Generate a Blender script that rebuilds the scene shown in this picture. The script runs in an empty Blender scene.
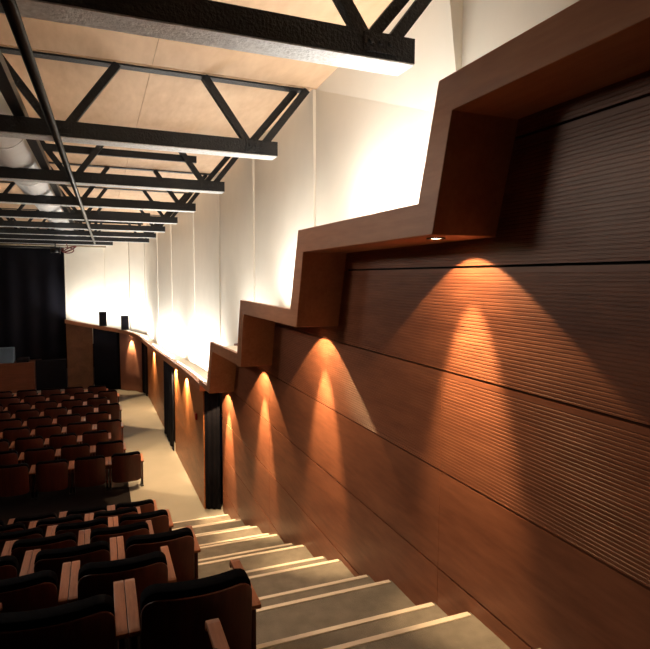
import bpy, bmesh, math, random
from mathutils import Vector, Matrix
random.seed(7)
S = 1.9            # metres from the camera's vertical plane to the wood wall; plan figures below are in this unit
FZ = -2.12         # level of the lower floor below the eye, same unit
C = bpy.context.scene.collection
sc = bpy.context.scene

def U(x, y, z): return Vector((x * S, y * S, (z - FZ) * S))

# ------------------------------------------------------------------ materials
def mat(name):
    m = bpy.data.materials.new(name); m.use_nodes = True
    nt = m.node_tree
    return m, nt, nt.nodes['Principled BSDF']
def lin(c): return tuple(((v/255)/12.92 if v/255 <= .04045 else ((v/255+.055)/1.055)**2.4) for v in c) + (1,)
def plain(name, rgb, rough=.6, metal=0, spec=.5, bump=0, bscale=60, var=.12, vscale=3):
    m, nt, b = mat(name)
    b.inputs['Roughness'].default_value = rough; b.inputs['Metallic'].default_value = metal
    b.inputs['Specular IOR Level'].default_value = spec
    tc = nt.nodes.new('ShaderNodeTexCoord'); n = nt.nodes.new('ShaderNodeTexNoise')
    n.inputs['Scale'].default_value = vscale; n.inputs['Detail'].default_value = 5
    nt.links.new(tc.outputs['Object'], n.inputs['Vector'])
    r = nt.nodes.new('ShaderNodeValToRGB'); c = lin(rgb)
    r.color_ramp.elements[0].position = .3; r.color_ramp.elements[1].position = .7
    r.color_ramp.elements[0].color = tuple(v*(1-var) for v in c[:3])+(1,)
    r.color_ramp.elements[1].color = tuple(min(1, v*(1+var)) for v in c[:3])+(1,)
    nt.links.new(n.outputs['Fac'], r.inputs['Fac']); nt.links.new(r.outputs['Color'], b.inputs['Base Color'])
    if bump:
        n2 = nt.nodes.new('ShaderNodeTexNoise'); n2.inputs['Scale'].default_value = bscale; n2.inputs['Detail'].default_value = 3
        nt.links.new(tc.outputs['Object'], n2.inputs['Vector'])
        bp = nt.nodes.new('ShaderNodeBump'); bp.inputs['Strength'].default_value = bump; bp.inputs['Distance'].default_value = .01
        nt.links.new(n2.outputs['Fac'], bp.inputs['Height']); nt.links.new(bp.outputs['Normal'], b.inputs['Normal'])
    return m
def wood(name, dark, light, rough=.35, axis=1, scale=5, stretch=.12, spec=.4):
    """veneer: grain drawn out along one axis, plus slow patches of tone"""
    m, nt, b = mat(name)
    b.inputs['Roughness'].default_value = rough; b.inputs['Specular IOR Level'].default_value = spec
    tc = nt.nodes.new('ShaderNodeTexCoord'); mp = nt.nodes.new('ShaderNodeMapping')
    s = [1, 1, 1]; s[axis] = stretch
    mp.inputs['Scale'].default_value = s
    nt.links.new(tc.outputs['Object'], mp.inputs['Vector'])
    n = nt.nodes.new('ShaderNodeTexNoise'); n.inputs['Scale'].default_value = scale; n.inputs['Detail'].default_value = 8
    n.inputs['Roughness'].default_value = .62; n.inputs['Distortion'].default_value = .8
    nt.links.new(mp.outputs['Vector'], n.inputs['Vector'])
    n2 = nt.nodes.new('ShaderNodeTexNoise'); n2.inputs['Scale'].default_value = scale*9; n2.inputs['Detail'].default_value = 4
    nt.links.new(mp.outputs['Vector'], n2.inputs['Vector'])
    mx = nt.nodes.new('ShaderNodeMath'); mx.operation = 'MULTIPLY_ADD'
    mx.inputs[1].default_value = .35
    nt.links.new(n2.outputs['Fac'], mx.inputs[0])
    ad = nt.nodes.new('ShaderNodeMath'); ad.operation = 'MULTIPLY'; ad.inputs[1].default_value = .65
    nt.links.new(n.outputs['Fac'], ad.inputs[0]); nt.links.new(ad.outputs[0], mx.inputs[2])
    r = nt.nodes.new('ShaderNodeValToRGB')
    r.color_ramp.elements[0].position = .36; r.color_ramp.elements[0].color = lin(dark)
    r.color_ramp.elements[1].position = .64; r.color_ramp.elements[1].color = lin(light)
    nt.links.new(mx.outputs[0], r.inputs['Fac']); nt.links.new(r.outputs['Color'], b.inputs['Base Color'])
    return m
def glow(name, rgb, strength):
    m, nt, b = mat(name)
    b.inputs['Base Color'].default_value = lin(rgb)
    b.inputs['Emission Color'].default_value = lin(rgb); b.inputs['Emission Strength'].default_value = strength
    return m

M = {}
M['panel'] = wood('red brown wall veneer', (114, 67, 48), (148, 93, 68), rough=.42, scale=3.2, stretch=.16)
M['fascia'] = wood('brown fascia veneer', (168, 110, 80), (192, 134, 100), rough=.45, scale=4, stretch=.15)
M['lowwall'] = wood('orange brown low wall veneer', (150, 92, 54), (186, 118, 70), rough=.42, axis=1, scale=3, stretch=.2)
M['pier'] = wood('grey brown pier veneer', (104, 72, 56), (130, 92, 70), rough=.45, axis=1, scale=3, stretch=.2)
M['gap'] = plain('dark joint backing', (14, 10, 9), rough=.9)
M['white'] = plain('cream painted plaster', (240, 234, 220), rough=.8, spec=.2, var=.02)
M['ply'] = wood('pale plywood', (196, 160, 126), (220, 188, 154), rough=.6, axis=1, scale=1.6, stretch=.25)
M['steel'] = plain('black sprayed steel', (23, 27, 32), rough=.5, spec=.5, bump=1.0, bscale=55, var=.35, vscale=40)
M['litflange'] = plain('black steel with painted-in underside light', (212, 215, 216), rough=.5, bump=.6, bscale=55, var=.2, vscale=40)  # light catching the black chord's underside, put into a pale colour
M['black'] = plain('black metal', (10, 11, 13), rough=.38)
M['duct'] = plain('white painted duct', (240, 242, 242), rough=.6, var=.05)
M['tread'] = plain('grey brown carpet', (124, 119, 113), rough=.95, spec=.1, bump=.5, bscale=160, var=.16, vscale=9)
M['nosing'] = plain('pale wood nosing', (224, 214, 204), rough=.5, var=.06)
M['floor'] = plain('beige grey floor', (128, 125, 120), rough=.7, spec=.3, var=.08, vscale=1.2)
M['darkfloor'] = plain('dark seating floor', (22, 19, 21), rough=.95, spec=.1)
M['shell'] = wood('red brown chair shell', (62, 27, 19), (84, 39, 27), rough=.42, axis=2, scale=6, stretch=.15)
M['cloth'] = plain('near black upholstery', (5, 5, 9), rough=.95, spec=.04, bump=.3, bscale=250)
M['arm'] = wood('orange armrest wood', (126, 72, 46), (168, 106, 72), rough=.4, axis=1, scale=9, stretch=.15)
M['curtain'] = plain('black navy curtain', (15, 15, 26), rough=.85, spec=.2)
M['litcurtain'] = plain('navy curtain with painted-in warm light', (166, 116, 100), rough=.85, spec=.2)  # warm lamplight on the navy curtain, put into its colour
M['dark'] = plain('dark wall paint', (22, 20, 26), rough=.9, spec=.1)
M['stagewood'] = wood('stage front wood', (96, 52, 36), (124, 70, 48), rough=.5, axis=0, scale=3, stretch=.12)
M['bluegrey'] = plain('blue grey cloth', (92, 110, 130), rough=.9)
M['lens'] = glow('downlight lens', (255, 222, 170), 30)
M['tube'] = glow('cove tube', (255, 240, 214), 8)
M['red'] = plain('red plastic', (170, 30, 18), rough=.4)
M['copper'] = plain('dull red cable', (110, 44, 40), rough=.6)
M['pipe'] = plain('pale steel pipe', (150, 140, 120), rough=.4)

# ------------------------------------------------------------------ mesh helpers (figures in plan units)
class MB:
    def __init__(s): s.v = []; s.f = []; s.fm = []; s.smooth = []
    def add(s, vs, fs, mi=0, smooth=False):
        o = len(s.v); s.v += [Vector(p) for p in vs]
        for f in fs: s.f.append([o+i for i in f]); s.fm.append(mi); s.smooth.append(smooth)
    def box(s, x0, x1, y0, y1, z0, z1, mi=0):
        s.add([U(x, y, z) for x in (x0, x1) for y in (y0, y1) for z in (z0, z1)],
              [(0,1,3,2), (4,6,7,5), (0,4,5,1), (2,3,7,6), (0,2,6,4), (1,5,7,3)], mi)
    def bar(s, p, q, w, h, up=(0, 1, 0), mi=0):
        p, q = U(*p), U(*q); d = (q-p).normalized(); u = Vector(up)
        a = d.cross(u).normalized(); b = a.cross(d).normalized()
        a *= w*S/2; b *= h*S/2
        vs = [e+i*a+j*b for e in (p, q) for i, j in ((-1,-1), (1,-1), (1,1), (-1,1))]
        s.add(vs, [(0,1,2,3), (7,6,5,4), (0,4,5,1), (1,5,6,2), (2,6,7,3), (3,7,4,0)], mi)
    def tube(s, pts, r, n=10, mi=0, cap=True, raw=False):
        P = [Vector(p) if raw else U(*p) for p in pts]; R = r if raw else r*S; vs = []; fs = []
        up = Vector((0, 0, 1))
        for i, p in enumerate(P):
            d = (P[min(i+1, len(P)-1)]-P[max(i-1, 0)]).normalized()
            uu = up if abs(d.dot(up)) < .95 else Vector((1, 0, 0))
            a = d.cross(uu).normalized(); b = a.cross(d)
            vs += [p+R*(math.cos(t*2*math.pi/n)*a+math.sin(t*2*math.pi/n)*b) for t in range(n)]
        for i in range(len(P)-1):
            for t in range(n): fs.append((i*n+t, i*n+(t+1) % n, (i+1)*n+(t+1) % n, (i+1)*n+t))
        s.add(vs, fs, mi, True)
        if cap:
            k = len(s.v)-len(vs)
            s.f += [[k+t for t in range(n)][::-1], [len(s.v)-n+t for t in range(n)]]; s.fm += [mi, mi]; s.smooth += [False, False]
    def disc(s, c, r, h, n=20, mi=0):
        """short upright cylinder hanging down from point c"""
        p = U(*c); R = r*S; H = h*S
        vs = [p+Vector((R*math.cos(t*2*math.pi/n), R*math.sin(t*2*math.pi/n), -z)) for z in (0, H) for t in range(n)]
        fs = [tuple(range(n)), tuple(range(2*n-1, n-1, -1))]+[(t, n+t, n+(t+1) % n, (t+1) % n) for t in range(n)]
        s.add(vs, fs, mi)
    def build(s, name, m, parent=None, bevel=0, base=None):
        me = bpy.data.meshes.new(name)
        off = Vector((0, 0, 0))
        if parent is not None:
            q = parent
            while q is not None: off += q.location; q = q.parent
        if base is not None: off = Vector(base)
        me.from_pydata([p-off for p in s.v], [], s.f)
        for mm in (m if isinstance(m, (list, tuple)) else [m]): me.materials.append(mm)
        me.polygons.foreach_set('material_index', s.fm)
        me.polygons.foreach_set('use_smooth', s.smooth)
        bm = bmesh.new(); bm.from_mesh(me); bmesh.ops.recalc_face_normals(bm, faces=bm.faces); bm.to_mesh(me); bm.free()
        me.update()
        o = bpy.data.objects.new(name, me); C.objects.link(o)
        if base is not None: o.location = base
        if parent is not None: o.parent = parent
        if bevel:
            md = o.modifiers.new('bevel', 'BEVEL'); md.width = bevel; md.segments = 2; md.limit_method = 'ANGLE'
        return o
def thing(name, label, cat, loc=(0, 0, 0), group=None):
    o = bpy.data.objects.new(name, None); C.objects.link(o); o.location = loc; o.empty_display_size = .1
    return tag(o, label, cat, group)
def tag(o, label, cat, group=None):
    o['label'] = label; o['category'] = cat
    if group: o['group'] = group
    return o
def struct(o, label=None, cat=None):
    o['kind'] = 'structure'
    if label: o['label'] = label
    if cat: o['category'] = cat
    return o
ORD = ['first', 'second', 'third', 'fourth', 'fifth', 'sixth', 'seventh', 'eighth', 'ninth', 'tenth', 'eleventh']

# ------------------------------------------------------------------ stairs, terraces, floor
NY = lambda k: 1.795+.4835*k
NZ = lambda k: -1.139-.1525*k
XE = .375          # seating terraces end and the stair begins here
K0, K1 = -6, 6
mb = MB(); prof = []
edges = []         # every nosing: (y, z)
for k in range(K0, K1+1):
    edges.append((NY(k), NZ(k)))
    if k < K1: edges.append((NY(k)+.19, NZ(k)-.077))
y = NY(K0)-.4; 
for (ye, ze) in edges:
    mb.box(XE, 1.0, y, ye, FZ-.02 if ze > FZ+.3 else FZ-.02, ze)
    y = ye
stairs = struct(mb.build('stair_flight', M['tread']), 'carpeted aisle steps with pale nosings going down beside the wood wall', 'stairs')
for (ye, ze) in edges:
    n = MB(); n.box(XE+.001, .992, ye-.016, ye+.004, ze-.012, ze+.003)
    n.build('nosing', M['nosing'], stairs, bevel=.004)
mb = MB(); y = NY(K0)-.4
for k in range(K0, K1+1):
    mb.box(-3.2, XE, y, NY(k), FZ-.02, NZ(k)); y = NY(k)
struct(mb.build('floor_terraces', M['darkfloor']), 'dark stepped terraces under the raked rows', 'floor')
mb = MB(); mb.box(-3.2, 1.3, NY(K1), 14.2, FZ-.08, FZ)
struct(mb.build('floor', M['floor']), 'pale floor of the lower aisle', 'floor')

mb = MB(); mb.box(-3.15, .235, NY(K1)+.002, 11.3, FZ, FZ+.004)  # thin dark sheet over the pale floor
struct(mb.build('floor_seating', M['darkfloor']), 'dark floor area under the flat rows', 'floor')

# ------------------------------------------------------------------ wood panelled wall (boards with open joints, upper ones ribbed)
L = [.3586-.3238*k for k in range(-1, 9)]     # joint levels, top one first
steps = [(-1.6, 1.25, .45), (1.25, 2.325, .155), (2.325, 3.41, -.18), (3.41, 4.44, -.53), (4.44, 4.93, -.92)]
joints = [-.46, 1.487, 3.43]
g = .0035
mb = MB()
def board(y0, y1, z0, z1, ribbed):
    X0, X1 = 1.0, 1.018
    if z1-z0 < .01 or y1-y0 < .01: return
    pr = [(X0, z0)]
    if ribbed:
        p = .0098; z = z0+.004
        while z+p < z1-.002:
            pr += [(X0, z), (X0+.0014, z+.0010), (X0+.0014, z+.0030), (X0, z+.0040)]; z += p
    pr += [(X0, z1), (X1, z1), (X1, z0)]
    n = len(pr); vs = [U(x, yy, z) for yy in (y0, y1) for x, z in pr]
    fs = [(i, (i+1) % n, n+(i+1) % n, n+i) for i in range(n)]
    fs += [tuple(range(n)), tuple(range(2*n-1, n-1, -1))]
    mb.add(vs, fs)
for i in range(len(L)-1):
    zt, zb = L[i]-g, L[i+1]+g
    spans = []
    for (a, b, top) in steps:
        if zb >= top: continue
        h = min(zt, top)
        if spans and spans[-1][1] == a and abs(spans[-1][2]-h) < 1e-6: spans[-1][1] = b
        else: spans.append([a, b, h])
    for (a, b, h) in spans:
        cuts = [a]+[j for j in joints if a < j < b and L[i] < -.2]+[b]
        for c0, c1 in zip(cuts, cuts[1:]):
            board(c0+(.0012 if c0 in joints else 0), c1-(.0012 if c1 in joints else 0), max(zb, FZ), h, L[i] > -.4)
wr = struct(mb.build('wall_right', M['panel']), 'red brown wood panelled wall beside the steps', 'wall')
mb = MB()
for (a, b, top) in steps: mb.box(1.018, 1.03, a, b, FZ, top)
mb.build('joint_backing', M['gap'], wr)

# ------------------------------------------------------------------ stepped fascia
outer = [(-1.6, .492), (1.236, .492), (1.323, .200), (2.300, .204), (2.408, -.142), (3.376, -.137), (3.466, -.478), (4.394, -.503), (4.56, -.885), (4.95, -.90)]
inner = [(-1.6, .405), (1.175, .405), (1.251, .113), (2.236, .108), (2.322, -.216), (3.290, -.218), (3.372, -.550), (4.300, -.570), (4.46, -.928), (4.95, -.938)]
mid = [((a[0]+b[0])/2, (a[1]+b[1])/2) for a, b in zip(outer, inner)]
mb = MB(); n = len(outer)
# cross section, going round: lip in front, light trough behind it
sect = [(.8, inner), (.8, outer), (.825, outer), (.825, mid), (1.035, mid), (1.035, inner)]
vs = []
for X, line in sect: vs += [U(X, y, z) for y, z in line]
fs = []; fw = []
for a in range(6):
    b = (a+1) % 6
    for i in range(n-1): (fw if a == 3 else fs).append((a*n+i, a*n+i+1, b*n+i+1, b*n+i))
fs += [tuple(a*n for a in range(6)), tuple(a*n+n-1 for a in range(6))]
mb.add(vs, fs); mb.add(vs, fw, 1)
struct(mb.build('trim_1', [M['fascia'], M['white']], bevel=.004), 'stepped wood fascia boxing along the top of the panelled wall', 'trim')

# ------------------------------------------------------------------ plan curves of the lower wall and of the white wall
def catmull(pts, m=10):
    out = []
    for i in range(len(pts)-1):
        p0, p1, p2, p3 = [Vector(pts[max(0, min(len(pts)-1, j))]) for j in (i-1, i, i+1, i+2)]
        for t in range(m):
            t /= m
            out.append(.5*((2*p1)+(p2-p0)*t+(2*p0-5*p1+4*p2-p3)*t*t+(3*p1-p0-3*p2+p3)*t**3))
    out.append(Vector(pts[-1])); return out
ctrl = [(.851, 4.95, -.95), (.839, 5.84, -.965), (.815, 7.41, -1.028), (.80, 8.6, -1.08), (.787, 9.6, -1.115), (.765, 10.3, -1.125), (.66, 10.75, -1.06), (.36, 11.08, -.98), (.10, 11.24, -.94), (-.135, 11.36, -.90), (-.36, 11.46, -.86), (-.585, 11.55, -.815)]
low3 = catmull(ctrl, 12)
low = [Vector((p.x, p.y)) for p in low3]
def topz(i): return low3[i].z
def nrm(P, i):
    d = (P[min(i+1, len(P)-1)]-P[max(i-1, 0)]).normalized()
    return Vector((-d.y, d.x))               # towards the room
def sweep(mb, P, idx, offs, mi=0):
    """extrude a closed profile [(offset to room, z or function)] along the plan curve"""
    k = len(offs); vs = []; fs = []
    for i in idx:
        q = nrm(P, i)
        for o, z in offs:
            p = P[i]+q*o; vs.append(U(p.x, p.y, z(i) if callable(z) else z))
    m = len(idx)
    for a in range(m-1):
        for b in range(k): fs.append((a*k+b, a*k+(b+1) % k, (a+1)*k+(b+1) % k, (a+1)*k+b))
    fs += [tuple(range(k)), tuple(range(m*k-1, m*k-k-1, -1))]
    mb.add(vs, fs, mi)
def idxr(y0, y1): return [i for i, p in enumerate(low) if y0 <= p.y <= y1]
def near_i(yy): return min(range(len(low)), key=lambda i: abs(low[i].y-yy))
mb = MB()
A, B_, D_ = near_i(6.95), near_i(7.85), near_i(10.25)
E_ = near_i(11.36)
W0 = near_i(5.06)
for seg in (list(range(W0, A+1)), list(range(B_, D_+1))):
    sweep(mb, low, seg, [(0, FZ), (0, lambda i: topz(i)-.02), (-.02, lambda i: topz(i)-.02), (-.02, FZ)])
pl = MB(); sweep(pl, low, list(range(E_, len(low))), [(0, FZ), (0, lambda i: topz(i)-.02), (-.02, lambda i: topz(i)-.02), (-.02, FZ)])
struct(pl.build('wall_front_lower', M['pier']), 'narrow brown wood pier between the curved opening and the stage', 'wall')
struct(mb.build('wall_right_lower', M['lowwall']), 'low orange brown wood wall along the lower aisle', 'wall')
mb = MB()
for seg in (list(range(A, B_+1)), list(range(D_, E_+1))):
    sweep(mb, low, seg, [(-.045, FZ), (-.045, lambda i: topz(i)-.056), (-.055, lambda i: topz(i)-.056), (-.055, FZ)])
struct(mb.build('curtain_backing', M['dark']), 'added dark backing behind the aisle curtains', 'wall')
mb = MB()
sweep(mb, low, list(range(len(low))), [(.045, lambda i: topz(i)-.055), (.045, lambda i: topz(i)+.012), (.0, lambda i: topz(i)+.012), (.0, lambda i: topz(i)-.03), (-.20, lambda i: topz(i)-.03), (-.20, lambda i: topz(i)-.055)])
sweep(mb, low, list(range(len(low))), [(-.001, lambda i: topz(i)-.03), (-.001, lambda i: topz(i)-.027), (-.20, lambda i: topz(i)-.027), (-.20, lambda i: topz(i)-.03)], 1)
struct(mb.build('trim_2', [M['fascia'], M['white']]), 'curved wood ledge capping the low wall of the lower aisle', 'trim')

# white pleated wall: every panel's near edge stands a little proud of the one before
ZC = .955
white = [(1.03, -1.9), (1.03, .16), (1.03, 1.50), (1.03, 2.75), (1.03, 3.97), (1.03, 5.22), (1.02, 6.64), (.97, 8.38), (.92, 9.92), (.80, 11.15), (.545, 11.5), (.11, 11.68), (-.585, 11.86), (-.76, 11.92)]
mb = MB()
for i in range(len(white)-1):
    p, q = Vector(white[i]), Vector(white[i+1]); d = (q-p).normalized(); r = Vector((-d.y, d.x))
    zb = -1.3 if p.y > 4.5 else -.98
    am = p+r*-.021 if i == 2 else p+r*-.011
    a0, a1 = (p+r*-.021, p+r*.042) if i == 2 else (p+r*-.016, p+r*-.004)              # near edge at foot and at top
    b0 = q+r*-.022; b1 = q+r*-.022
    n0, n1 = p+r*-.10, q+r*-.10
    vs = [U(a0.x, a0.y, zb), U(b0.x, b0.y, zb), U(b1.x, b1.y, ZC), U(a1.x, a1.y, ZC), U(n0.x, n0.y, zb), U(n1.x, n1.y, zb), U(n1.x, n1.y, ZC), U(n0.x, n0.y, ZC), U(am.x, am.y, .50), U(b0.x, b0.y, .50)]
    mb.add(vs, [(0,1,9,8), (8,9,2,3), (4,7,6,5), (0,8,3,7,4), (1,5,6,2,9), (0,4,5,1), (3,2,6,7)])
struct(mb.build('wall_right_upper', M['white']), 'tall cream wall of pleated panels above the wood fascia', 'wall')

# ------------------------------------------------------------------ ceiling boards, other walls
TY = [1.43]+[1.47+1.27*i for i in range(1, 9)]
mb = MB()
ys = [-2.0, -1.07, .2]+TY+[12.9, 14.2]
xs = [-3.2, -2.15, -1.35, -.55, .25, 1.12]
for y0, y1 in zip(ys, ys[1:]):
    for x0, x1 in zip(xs, xs[1:]): mb.box(x0+.001, x1-.001, y0+.006, y1-.006, ZC, ZC+.012)
cl = struct(mb.build('ceiling', M['ply']), 'pale plywood ceiling boards above the trusses', 'ceiling')
mb = MB(); mb.box(-3.2, 1.12, -2, 14.2, ZC+.012, ZC+.03)
mb.build('joint_backing', M['gap'], cl)
mb = MB(); mb.box(-3.25, -3.2, -2, 14.2, FZ, ZC); struct(mb.build('wall_left', M['dark']))
mb = MB(); mb.box(-3.25, 1.1, -2.05, -2.0, FZ, ZC); struct(mb.build('wall_back', M['dark']))
mb = MB(); mb.box(-3.25, 1.3, 14.2, 14.25, FZ, ZC); struct(mb.build('wall_front', M['dark']))

# ------------------------------------------------------------------ roof trusses
def build_truss(i, Y):
    t = thing('roof_truss', f'black spray textured steel roof truss, {ORD[i]} from the camera', 'truss', U(-1.1, Y, .605), 'roof trusses')
    xl, xr = -3.15, (.845 if Y < 11 else .40)
    mb = MB()
    pr = [(0, 0), (0, .068), (.012, .068), (.012, .012), (.083, .012), (.083, .068), (.095, .068), (.095, 0)]
    vs = [U(x, Y+a, .605+b) for x in (xl, xr) for a, b in pr]; k = len(pr)
    mb.add(vs, [(j, (j+1) % k, k+(j+1) % k, k+j) for j in range(k)]+[tuple(range(k)), tuple(range(2*k-1, k-1, -1))])
    mb.build('bottom_chord', M['steel'], t)
    mb = MB(); mb.box(xl, xr-.002, Y+.001, Y+.094, .601, .605); mb.build('lit_underside', M['litflange'], t)['label'] = 'chord underside with its light painted in as pale grey'
    mb = MB(); mb.box(xl, 1.0, Y+.02, Y+.075, ZC-.008, ZC-.0005) if Y < 11 else mb.box(xl, .45, Y+.02, Y+.075, ZC-.008, ZC-.0005); mb.build('top_chord', M['steel'], t)
    def web(x0, x1, dy=.03, z0=.64, z1=ZC-.006):
        w = MB(); w.bar((x0, Y+dy, z0), (x1, Y+dy, z1), .034, .034); w.build('web_member', M['steel'], t)
    def plate(x):
        w = MB(); w.box(x-.05, x+.05, Y-.004, Y+.002, .618, .668)
        for bx in (-.03, 0, .03): w.tube([(x+bx, Y-.012, .645), (x+bx, Y+.002, .645)], .008, 6)
        w.build('gusset_plate', M['steel'], t)
    for kx in range(5):
        xb = .735-.877*kx
        if xb-.24 < xl: break
        if xb+.05 > xr: continue
        web(xb-.02, xb-.245); 
        if kx: web(xb+.02, xb+.245)
        plate(xb)
    if i >= 2:
        mb = MB(); mb.box(-.40, .66, Y+.05, Y+.075, .80, .845); mb.build('cross_bar', M['steel'], t)
    if Y > 11: return t
    web(.765, 1.005, .028)                       # end strut rising to the wall
    web(.70, .955, .072)                         # second strut behind it
    return t
for i, Y in enumerate(TY): build_truss(i, Y)

# pipe hung under the chords, black tray and white duct running lengthwise
mb = MB(); mb.tube([(-.180, .2, .588), (-.042, 10.95, .588)], .0155, 12)
o = mb.build('pipe', M['black'], base=U(-.1, 1.4, .586)); tag(o, 'long black pipe running lengthwise under the truss chords', 'pipe')
mb = MB()
mb.box(-.315, -.270, .1, 11.7, .675, .683); mb.box(-.315, -.311, .1, 11.7, .683, .715); mb.box(-.274, -.270, .1, 11.7, .683, .715)
o = mb.build('cable_tray', M['black'], base=U(-.325, 1.4, .675)); tag(o, 'black cable tray lying along the truss chords beside the white duct', 'cable tray')
t = thing('air_duct', 'round white air duct running lengthwise above the truss chords', 'duct', U(-.56, 2, .69))
mb = MB(); mb.tube([(-.47, .1, .81), (-.47, 11.7, .81)], .142, 28); mb.build('duct_tube', M['duct'], t)
for yy in [.9+1.27*i for i in range(9)]:
    mb = MB(); mb.tube([(-.47, yy, .81), (-.47, yy+.02, .81)], .1455, 28); mb.build('joint_band', M['duct'], t)

# ------------------------------------------------------------------ cove lights behind the fascia and along the low ledge
def lamp(name, kind, loc, energy, color, **kw):
    l = bpy.data.lights.new(name, kind); l.energy = energy; l.color = color
    for a, v in kw.items(): setattr(l, a, v)
    o = bpy.data.objects.new(name, l); C.objects.link(o); o.location = loc; return o
COVE = (1, .96, .90); COVE_W = 15; LOW_W = 36
def strip(p, q, towall, wpm):
    """upward strip light between two plan points, tipped towards the wall (towall: plan vector)"""
    p, q = U(*p), U(*q); d = (q-p); ln = d.length; d.normalize()
    up = (Vector((0, 0, 1))*math.cos(math.radians(16))+Vector((towall[0], towall[1], 0)).normalized()*math.sin(math.radians(16)))
    up = (up-d*up.dot(d)).normalized(); z = -up; 
    o = lamp('cove_wash', 'AREA', (p+q)/2, wpm*ln, COVE, shape='RECTANGLE', size=ln, size_y=.03, spread=math.radians(165))
    # local -Z is the beam, local X runs along the strip
    xax = d; zax = -up; yax = zax.cross(xax)
    m = Matrix((xax, yax, zax)).transposed().to_4x4(); m.translation = (p+q)/2; o.matrix_world = m
runs = [(1.34, 2.22, .156, 'topmost lit step'), (2.42, 3.29, -.184, 'second lit step'), (3.49, 4.31, -.535, 'lowest lit step')]
def cove(pts, where, walls, wpm, r=.006):
    b = Vector(U(*pts[0]))
    t = thing('cove_light', f'bright cove tube in the ledge trough, {where}', 'light', b, 'cove lights')
    mb = MB(); mb.tube(pts, r, 8); mb.build('tube', M['tube'], t)
    mb = MB()
    for p, q in zip(pts, pts[1:]): mb.bar((p[0], p[1], p[2]-r-.003), (q[0], q[1], q[2]-r-.003), .03, .006, up=(0, 0, 1))
    mb.build('batten', M['white'], t)
    for p, q, w in zip(pts, pts[1:], walls):
        strip((p[0], p[1], p[2]+.009), (q[0], q[1], q[2]+.009), w, wpm)
for a, b, z, w in runs: cove([(.855, a, z+.013), (.855, b, z+.013)], w, [(1, 0)], COVE_W)
names = ['near part of the low wall', 'far part of the low wall', 'low bend by the stage']
for (a, b), w in zip(((4.98, 7.2), (7.4, 10.2), (10.5, 11.6)), names):
    ii = idxr(max(a, 4.95), b)[::5]
    cove([((low[i]-nrm(low, i)*.06).x, (low[i]-nrm(low, i)*.06).y, topz(i)-.03+.010) for i in ii], w, [-nrm(low, i) for i in ii], LOW_W)

# ------------------------------------------------------------------ downlights under the fascia, with their beams
WARM = (1, .64, .30)
def downlight(x, y, z, label, wide, tight, r=.026, tilt=10, wall=(1, 0)):
    t = thing('recessed_downlight', label, 'light', U(x, y, z), 'downlights washing the wood walls')
    mb = MB(); n = 24; R0, R1 = r*S, r*.72*S; p = U(x, y, z)
    ring = []
    for rr, dz in ((R0, 0), (R0, -.006), (R1, -.006), (R1, 0)):
        ring += [p+Vector((rr*math.cos(a*2*math.pi/n), rr*math.sin(a*2*math.pi/n), dz)) for a in range(n)]
    mb.add(ring, [(k*n+a, k*n+(a+1) % n, ((k+1) % 4)*n+(a+1) % n, ((k+1) % 4)*n+a) for k in range(4) for a in range(n)], 0, True)
    mb.build('trim_ring', M['black'], t)
    mb = MB(); mb.disc((x, y, z-.0003), r*.7, .0012); mb.build('lens', M['lens'], t)
    for e, ang, bl in ((wide, 110, .07), (tight, 44, .7)):
        if e:
            o = lamp('downlight_beam', 'SPOT', U(x, y, z-.006), e, WARM, spot_size=math.radians(ang), spot_blend=bl, shadow_soft_size=.012)
            wv = Vector((wall[0], wall[1], 0)).normalized()
            o.rotation_euler = (Vector((0, 0, -1))*math.cos(math.radians(tilt))+wv*math.sin(math.radians(tilt))).to_track_quat('-Z', 'Y').to_euler()
where = ['under the topmost visible step', 'under the second step down', 'under the third step down', 'under the lowest step by the curtain']
for (y, z, e, ti), w in zip(((1.34, .1125, .72, 15), (2.47, -.2165, 1.15, 10), (3.53, -.5535, 1.6, 9), (4.64, -.9315, 1.8, 12)), where):
    downlight(.87, y, z, f'small warm downlight set in the fascia soffit {w}', 62*e, 330*e, tilt=ti)
for yy, w in ((5.95, 'nearest on the low wall'), (6.75, 'before the black doorway curtain of the low wall'), (9.2, 'beyond the black doorway curtain of the low wall')):
    i = near_i(yy); p = low[i]+nrm(low, i)*.027
    downlight(p.x, p.y, topz(i)-.0555, f'small warm downlight under the ledge, {w}', 380, 300, r=.018, tilt=16, wall=-nrm(low, i))
i = near_i(10.9); p = low[i]+nrm(low, i)*.034
downlight(p.x, p.y, topz(i)-.0555, 'small warm downlight under the ledge above the long dark curtain', 0, 170, r=.018, tilt=1, wall=-nrm(low, i))

# unseen house lights at truss height, left; last one is added wall fill
for hx, hy, hz, e, tx, ty, tz_ in ((-1.45, 3.05, .78, 360, .9, 1.0, .2), (-1.6, 5.0, .78, 230, .9, 3.0, -.6), (-1.8, 6.8, .78, 280, 1.0, 6.8, .05)):
    o = lamp('house_or_fill_light', 'SPOT', U(hx, hy, hz), e, (1, .86, .70), spot_size=math.radians(95), spot_blend=.7, shadow_soft_size=.55)
    o.rotation_euler = (U(tx, ty, tz_)-U(hx, hy, hz)).to_track_quat('-Z', 'Y').to_euler()

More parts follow.
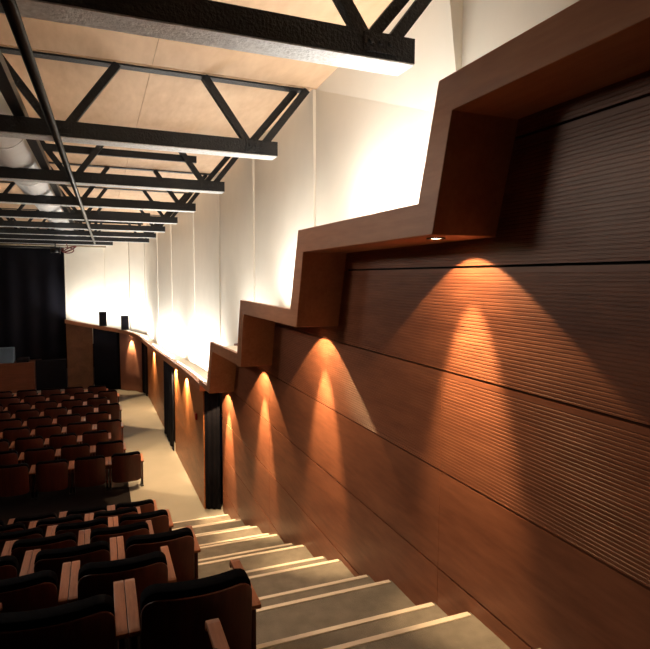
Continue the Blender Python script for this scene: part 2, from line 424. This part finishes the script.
# ------------------------------------------------------------------ curtains
def curtain(name, pts, z0, ztop, m, label, amp=.012, freq=26):
    """pts: plan points; hanging folds"""
    P = [Vector(p) for p in pts]; seg = []
    Ltot = 0
    for a, b in zip(P, P[1:]):
        k = max(2, int((b-a).length/.008))
        for t in range(k): seg.append((a.lerp(b, t/k), Ltot+(b-a).length*t/k, (b-a).normalized()))
        Ltot += (b-a).length
    seg.append((P[-1], Ltot, (P[-1]-P[-2]).normalized()))
    mb = MB(); rows = [0, .35, .7, 1]; vs = []; n = len(seg)
    for side in (0, 1):
        for h in rows:
            for p, s, d in seg:
                q = Vector((-d.y, d.x)); w = amp*(.6+.4*h)*(math.sin(s*freq*2*math.pi)+.35*math.sin(s*freq*4.4+1.3+h))
                zt = ztop(s/Ltot) if callable(ztop) else ztop
                x = p+q*(w+(.004 if side else 0))
                vs.append(U(x.x, x.y, zt+(z0-zt)*h))
    fs = []; R = len(rows)
    for side in (0, 1):
        o = side*R*n
        for r in range(R-1):
            for i in range(n-1): fs.append((o+r*n+i, o+r*n+i+1, o+(r+1)*n+i+1, o+(r+1)*n+i))
    for i in range(n-1):
        fs.append((i, i+1, R*n+i+1, R*n+i)); fs.append(((R-1)*n+i, (R-1)*n+i+1, R*n+(R-1)*n+i+1, R*n+(R-1)*n+i))
    for e in (0, n-1):
        for r in range(R-1): fs.append((r*n+e, (r+1)*n+e, R*n+(r+1)*n+e, R*n+r*n+e))
    mb.add(vs, fs, 0, True)
    o = mb.build(name, m, base=U(P[0].x, P[0].y, z0)); return tag(o, label, 'curtain', 'aisle curtains')
curtain('curtain', [(.858, 5.03), (.985, 4.97)], FZ+.01, -.940, M['curtain'], 'black curtain at the foot of the steps below the lowest fascia', freq=22, amp=.008)
pp = [low[i]+nrm(low, i)*.012 for i in range(A, B_+1)]
curtain('curtain', pp, FZ+.01, -1.10, M['curtain'], 'black curtain in the doorway of the low orange wood wall', freq=5, amp=.012)
i1, i2 = D_+1, E_
m1 = near_i(10.66); m2 = near_i(11.09)
curtain('curtain', [low[i] for i in range(i1, m1)], FZ+.01, (lambda q, a=i1, b=m1-1: topz(int(round(a+(b-a)*q)))-.06), M['curtain'], 'dark curtain at the near end of the curved opening, beside the wood wall', freq=3, amp=.015)
curtain('curtain', [low[i] for i in range(m1, m2+1)], FZ+.01, (lambda q, a=m1, b=m2+1-1: topz(int(round(a+(b-a)*q)))-.06), M['litcurtain'], 'fold of the dark curtain in the curved opening, warm light painted in as brown pink', freq=3, amp=.012)
curtain('curtain', [low[i] for i in range(m2+2, i2)], FZ+.01, (lambda q, a=m2+2, b=i2-1: topz(int(round(a+(b-a)*q)))-.06), M['curtain'], 'wide dark curtain at the stage end of the curved opening', freq=2, amp=.005)

# ------------------------------------------------------------------ stage end
mb = MB(); mb.box(-3.15, -1.13, 11.45, 12.9, FZ, -1.575)
o = mb.build('stage', M['stagewood'], base=U(-2, 11.5, FZ)); tag(o, 'raised stage platform with brown wood front', 'stage')
mb = MB(); mb.box(-1.12, -.60, 11.55, 11.68, FZ, -1.56)
o = mb.build('stage_step_block', M['dark'], base=U(-.9, 11.6, FZ)); tag(o, 'black block beside the wood stage front', 'block')
o = curtain('stage_curtain', [(-3.12, 11.78), (-.592, 11.78)], -1.56, .52, M['curtain'], 'huge black stage curtain closing off the stage opening', freq=3, amp=.02); o['group'] = 'stage drapes'
mb = MB(); mb.tube([(-3.12, 11.78, .535), (-.59, 11.78, .535)], .015, 8); 
tag(mb.build('curtain_rail', M['black'], base=U(-2, 12.05, .5)), 'black rail carrying the stage curtain', 'rail')
mb = MB(); mb.box(-1.75, -1.46, 11.5, 11.7, -1.575, -1.30)
o = mb.build('stage_box', M['bluegrey'], bevel=.03, base=U(-1.6, 11.7, -1.575)); tag(o, 'small blue grey box on the stage before the black curtain', 'box')
mb = MB(); mb.box(-1.43, -1.22, 11.5, 11.7, -1.575, -1.49)
o = mb.build('stage_box', M['dark'], bevel=.03, base=U(-1.3, 11.7, -1.575)); tag(o, 'low dark box on the stage beside the blue grey box', 'box')
mb = MB(); mb.tube([(-3.1, 11.4, .56), (.15, 11.4, .56)], .016, 10)
tag(mb.build('batten_pipe', M['pipe'], base=U(-1, 11.4, .56)), 'pale horizontal batten pipe above the stage opening', 'pipe')
# cable coil and small spotlight near the curtain's top corner
t = thing('stage_spotlight', 'small black spotlight hanging near the top corner of the stage curtain', 'spotlight', U(-.72, 11.5, .44))
mb = MB(); mb.tube([(-.78, 11.20, .46), (-.62, 11.20, .47)], .045, 14); mb.build('housing', M['black'], t)
mb = MB(); mb.bar((-.70, 11.2, .50), (-.70, 11.2, .605), .02, .02); mb.build('yoke', M['black'], t)
mb = MB(); mb.box(-.63, -.622, 11.14, 11.26, .41, .53); mb.build('barn_door', M['black'], t)
mb = MB()
for q in range(3):
    mb.tube([(-.50+.10*math.cos(a*.42)+.02*q, 11.2+.03*math.sin(a*.42), .47+.05*math.sin(a*.42+q)+.015*q) for a in range(16)], .010, 6)
mb.tube([(-.50, 11.2, .53), (-.52, 11.22, .602)], .008, 6)
tag(mb.build('cable_coil', M['copper'], base=U(-.5, 11.4, .5)), 'coiled dull red cable hanging from the last truss beside the stage curtain', 'cable')
# two loudspeakers on the far ledge
for k, px in enumerate((.0045, .040)):
    i = min(range(near_i(10.6), len(low)), key=lambda j: abs(low[j].x/low[j].y-px)); zb = topz(i)+.012
    p = low[i]+nrm(low, i)*.0; x, y = p.x, p.y
    t = thing('loudspeaker', ['black loudspeaker on the ledge, the one closer to the stage', 'black loudspeaker on the ledge, the one farther from the stage'][k], 'speaker', U(x, y, zb), 'ledge loudspeakers')
    mb = MB(); mb.box(x-.068, x+.068, y-.035, y+.075, zb, zb+.27); mb.build('cabinet', M['black'], t, bevel=.01)
    mb = MB(); mb.box(x-.055, x+.055, y-.042, y-.0355, zb+.025, zb+.245); mb.build('grille', M['dark'], t)
# red call point on the low wall
i = near_i(5.35); p = low[i]+nrm(low, i)*.006
mb = MB(); mb.box(p.x-.012, p.x+.006, p.y-.03, p.y+.03, -1.36, -1.30)
tag(mb.build('fire_call_point', M['red'], bevel=.004, base=U(p.x, p.y, -1.33)), 'small red fire call point on the low wood wall', 'alarm')

# ------------------------------------------------------------------ chairs (metres, facing +y, origin on the floor under the back)
BW, TOP = .275*S, .382*S
def arc_panel(w, z0, z1, t, sag, lean, rad, y0, nx=14):
    """curved upright panel with rounded top corners, convex to the back"""
    mb = MB(); cols = []
    R = (w*w/4+sag*sag)/(2*sag)
    def pt(x, z, off):
        yb = -(math.sqrt(R*R-x*x)-(R-sag))+sag*.5
        a = math.asin(x/R)
        return Vector((x-math.sin(a)*off*-1*0-math.sin(a)*off*0, y0+yb+off-lean*(z-z0), z))
    xs = [-w/2+w*i/nx for i in range(nx+1)]
    # add columns inside the corner radius
    xs = sorted(set([round(x, 5) for x in xs]+[round(sg*(w/2-rad+rad*math.cos(a)), 5) for sg in (-1, 1) for a in (0.0, .35, .7, 1.05, 1.4)]))
    for x in xs:
        e = max(0, abs(x)-(w/2-rad)); drop = rad-math.sqrt(max(0, rad*rad-e*e))
        d2 = drop*.6
        cols.append((x, z0+d2, z1-drop))
    rows = 6; n = len(cols); vs = []
    for side in (0, t):
        for r in range(rows+1):
            for x, a, b in cols: vs.append(pt(x, a+(b-a)*r/rows, side))
    fs = []; o = (rows+1)*n
    for s_ in (0, o):
        for r in range(rows):
            for i in range(n-1): fs.append((s_+r*n+i, s_+r*n+i+1, s_+(r+1)*n+i+1, s_+(r+1)*n+i))
    for i in range(n-1):
        fs.append((i, i+1, o+i+1, o+i)); fs.append((rows*n+i, rows*n+i+1, o+rows*n+i+1, o+rows*n+i))
    for r in range(rows):
        for i in (0, n-1): fs.append((r*n+i, (r+1)*n+i, o+(r+1)*n+i, o+r*n+i))
    mb.add(vs, fs, 0, True); return mb
def lbox(x0, x1, y0, y1, z0, z1):
    mb = MB(); mb.add([Vector((x, y, z)) for x in (x0, x1) for y in (y0, y1) for z in (z0, z1)],
        [(0,1,3,2), (4,6,7,5), (0,4,5,1), (2,3,7,6), (0,2,6,4), (1,5,7,3)]); return mb
def autosmooth(o):
    for p in o.data.polygons: p.use_smooth = True
PITCH = .333*S
AW = .053
def make_chair():
    t = thing('auditorium_chair', '', 'chair')
    arc_panel(BW, .17, TOP-.035, .014, .06, .09, .075, -.035).build('back_shell', M['shell'], t, bevel=.003)
    arc_panel(BW-.004, .20, TOP, .085, .06, .09, .08, -.0195).build('back_cushion', M['cloth'], t, bevel=.012)
    lbox(-BW/2+.01, BW/2-.01, .115, .215, .22, .58).build('seat_cushion', M['cloth'], t, bevel=.025)
    for s in (-1, 1):
        xc = s*(PITCH/2-AW/2-.0015); a = AW/2-.0005
        mb = MB(); za = .282*S
        prof_ = [(-.02, za-.004), (.0, za), (.44, za), (.475, za-.006), (.49, za-.022), (.49, za-.05), (.47, za-.05), (.468, za-.03), (.44, za-.024), (-.02, za-.026)]
        n = len(prof_)
        mb.add([Vector((xc+sg*a, y, z)) for sg in (-1, 1) for y, z in prof_], [(i, (i+1) % n, n+(i+1) % n, n+i) for i in range(n)]+[tuple(range(n)), tuple(range(2*n-1, n-1, -1))])
        mb.build('armrest', M['arm'], t, bevel=.003)
        lbox(xc-.012, xc+.012, .03, .40, .16, za-.026).build('side_panel', M['shell'], t, bevel=.003)
        mb = lbox(xc-.018, xc+.018, .17, .25, .012, .16)
        b2 = lbox(xc-.025, xc+.025, .09, .33, 0, .014); mb.add(b2.v, b2.f)
        mb.build('leg', M['black'], t, bevel=.003)
    return t
proto = make_chair(); used = False; nchair = 0
def place(x, y, z, label, group):
    global used, nchair
    if not used: r = proto; used = True
    else:
        r = proto.copy(); C.objects.link(r)
        for ch in proto.children:
            c = ch.copy(); C.objects.link(c); c.parent = r
    r.location = U(x, y, z)+Vector((0, 0, .0)); r['label'] = label; r['group'] = group; nchair += 1
raked = {-1: .187, 0: .35, 1: .19, 2: .35, 3: .205, 4: .35, 5: .205, 6: .35}
front = [.35, .204, .063, .215, .08, .23, .08, .226, .074]
POS = ['aisle-end chair', 'second chair from the aisle', 'third chair from the aisle', 'fourth chair from the aisle', 'fifth chair from the aisle', 'sixth chair from the aisle', 'seventh chair from the aisle']
for n, e in raked.items():
    Y = 1.384+.487*n-(.03 if n < 0 else 0); k = 0
    while True:
        x = e-BW/S/2-k*.333
        if x+.17 < -.142*(Y+.25)-.03 or k > 6: break
        place(x, Y, NZ(n), f'wood-backed {POS[k]}, {ORD[n+1]} stepped row from the camera', 'chairs on the stepped seating')
        k += 1
for n, e in enumerate(front):
    Y = 5.78+.475*n; k = 0
    while True:
        x = e-BW/S/2-k*.333
        if x+.17 < -.142*(Y+.25)-.03 or k > 6: break
        place(x, Y, FZ+.004, f'wood-backed {POS[k]}, {ORD[n]} flat-floor row counted from the stepped seating', 'chairs on the flat floor')
        k += 1
print('chairs', nchair)

# ------------------------------------------------------------------ world, camera, view
w = bpy.data.worlds.new('world'); sc.world = w; w.use_nodes = True
bg = w.node_tree.nodes['Background']; bg.inputs[0].default_value = (.3, .4, .8, 1); bg.inputs[1].default_value = .004
cam = bpy.data.cameras.new('camera'); co = bpy.data.objects.new('camera', cam); C.objects.link(co)
yaw, pitch, roll = .383254, .0826105, .0059913
cy, sy = math.cos(yaw), math.sin(yaw)
f = Vector((sy*math.cos(pitch), cy*math.cos(pitch), -math.sin(pitch))); r = Vector((cy, -sy, 0)); u = r.cross(f)
r2 = r*math.cos(roll)+u*math.sin(roll); u2 = -r*math.sin(roll)+u*math.cos(roll)
mtx = Matrix((r2, u2, -f)).transposed().to_4x4(); mtx.translation = U(0, 0, 0)
co.matrix_world = mtx
cam.sensor_fit = 'HORIZONTAL'; cam.sensor_width = 36; cam.lens = 36*561.15/650; cam.clip_start = .05; cam.clip_end = 200
sc.camera = co
sc.view_settings.view_transform = 'Standard'; sc.view_settings.look = 'None'
sc.view_settings.exposure = 0; sc.view_settings.gamma = 1; sc.view_settings.use_curve_mapping = False
sc.cycles.use_denoising = True
sc.cycles.max_bounces = 8; sc.cycles.diffuse_bounces = 5
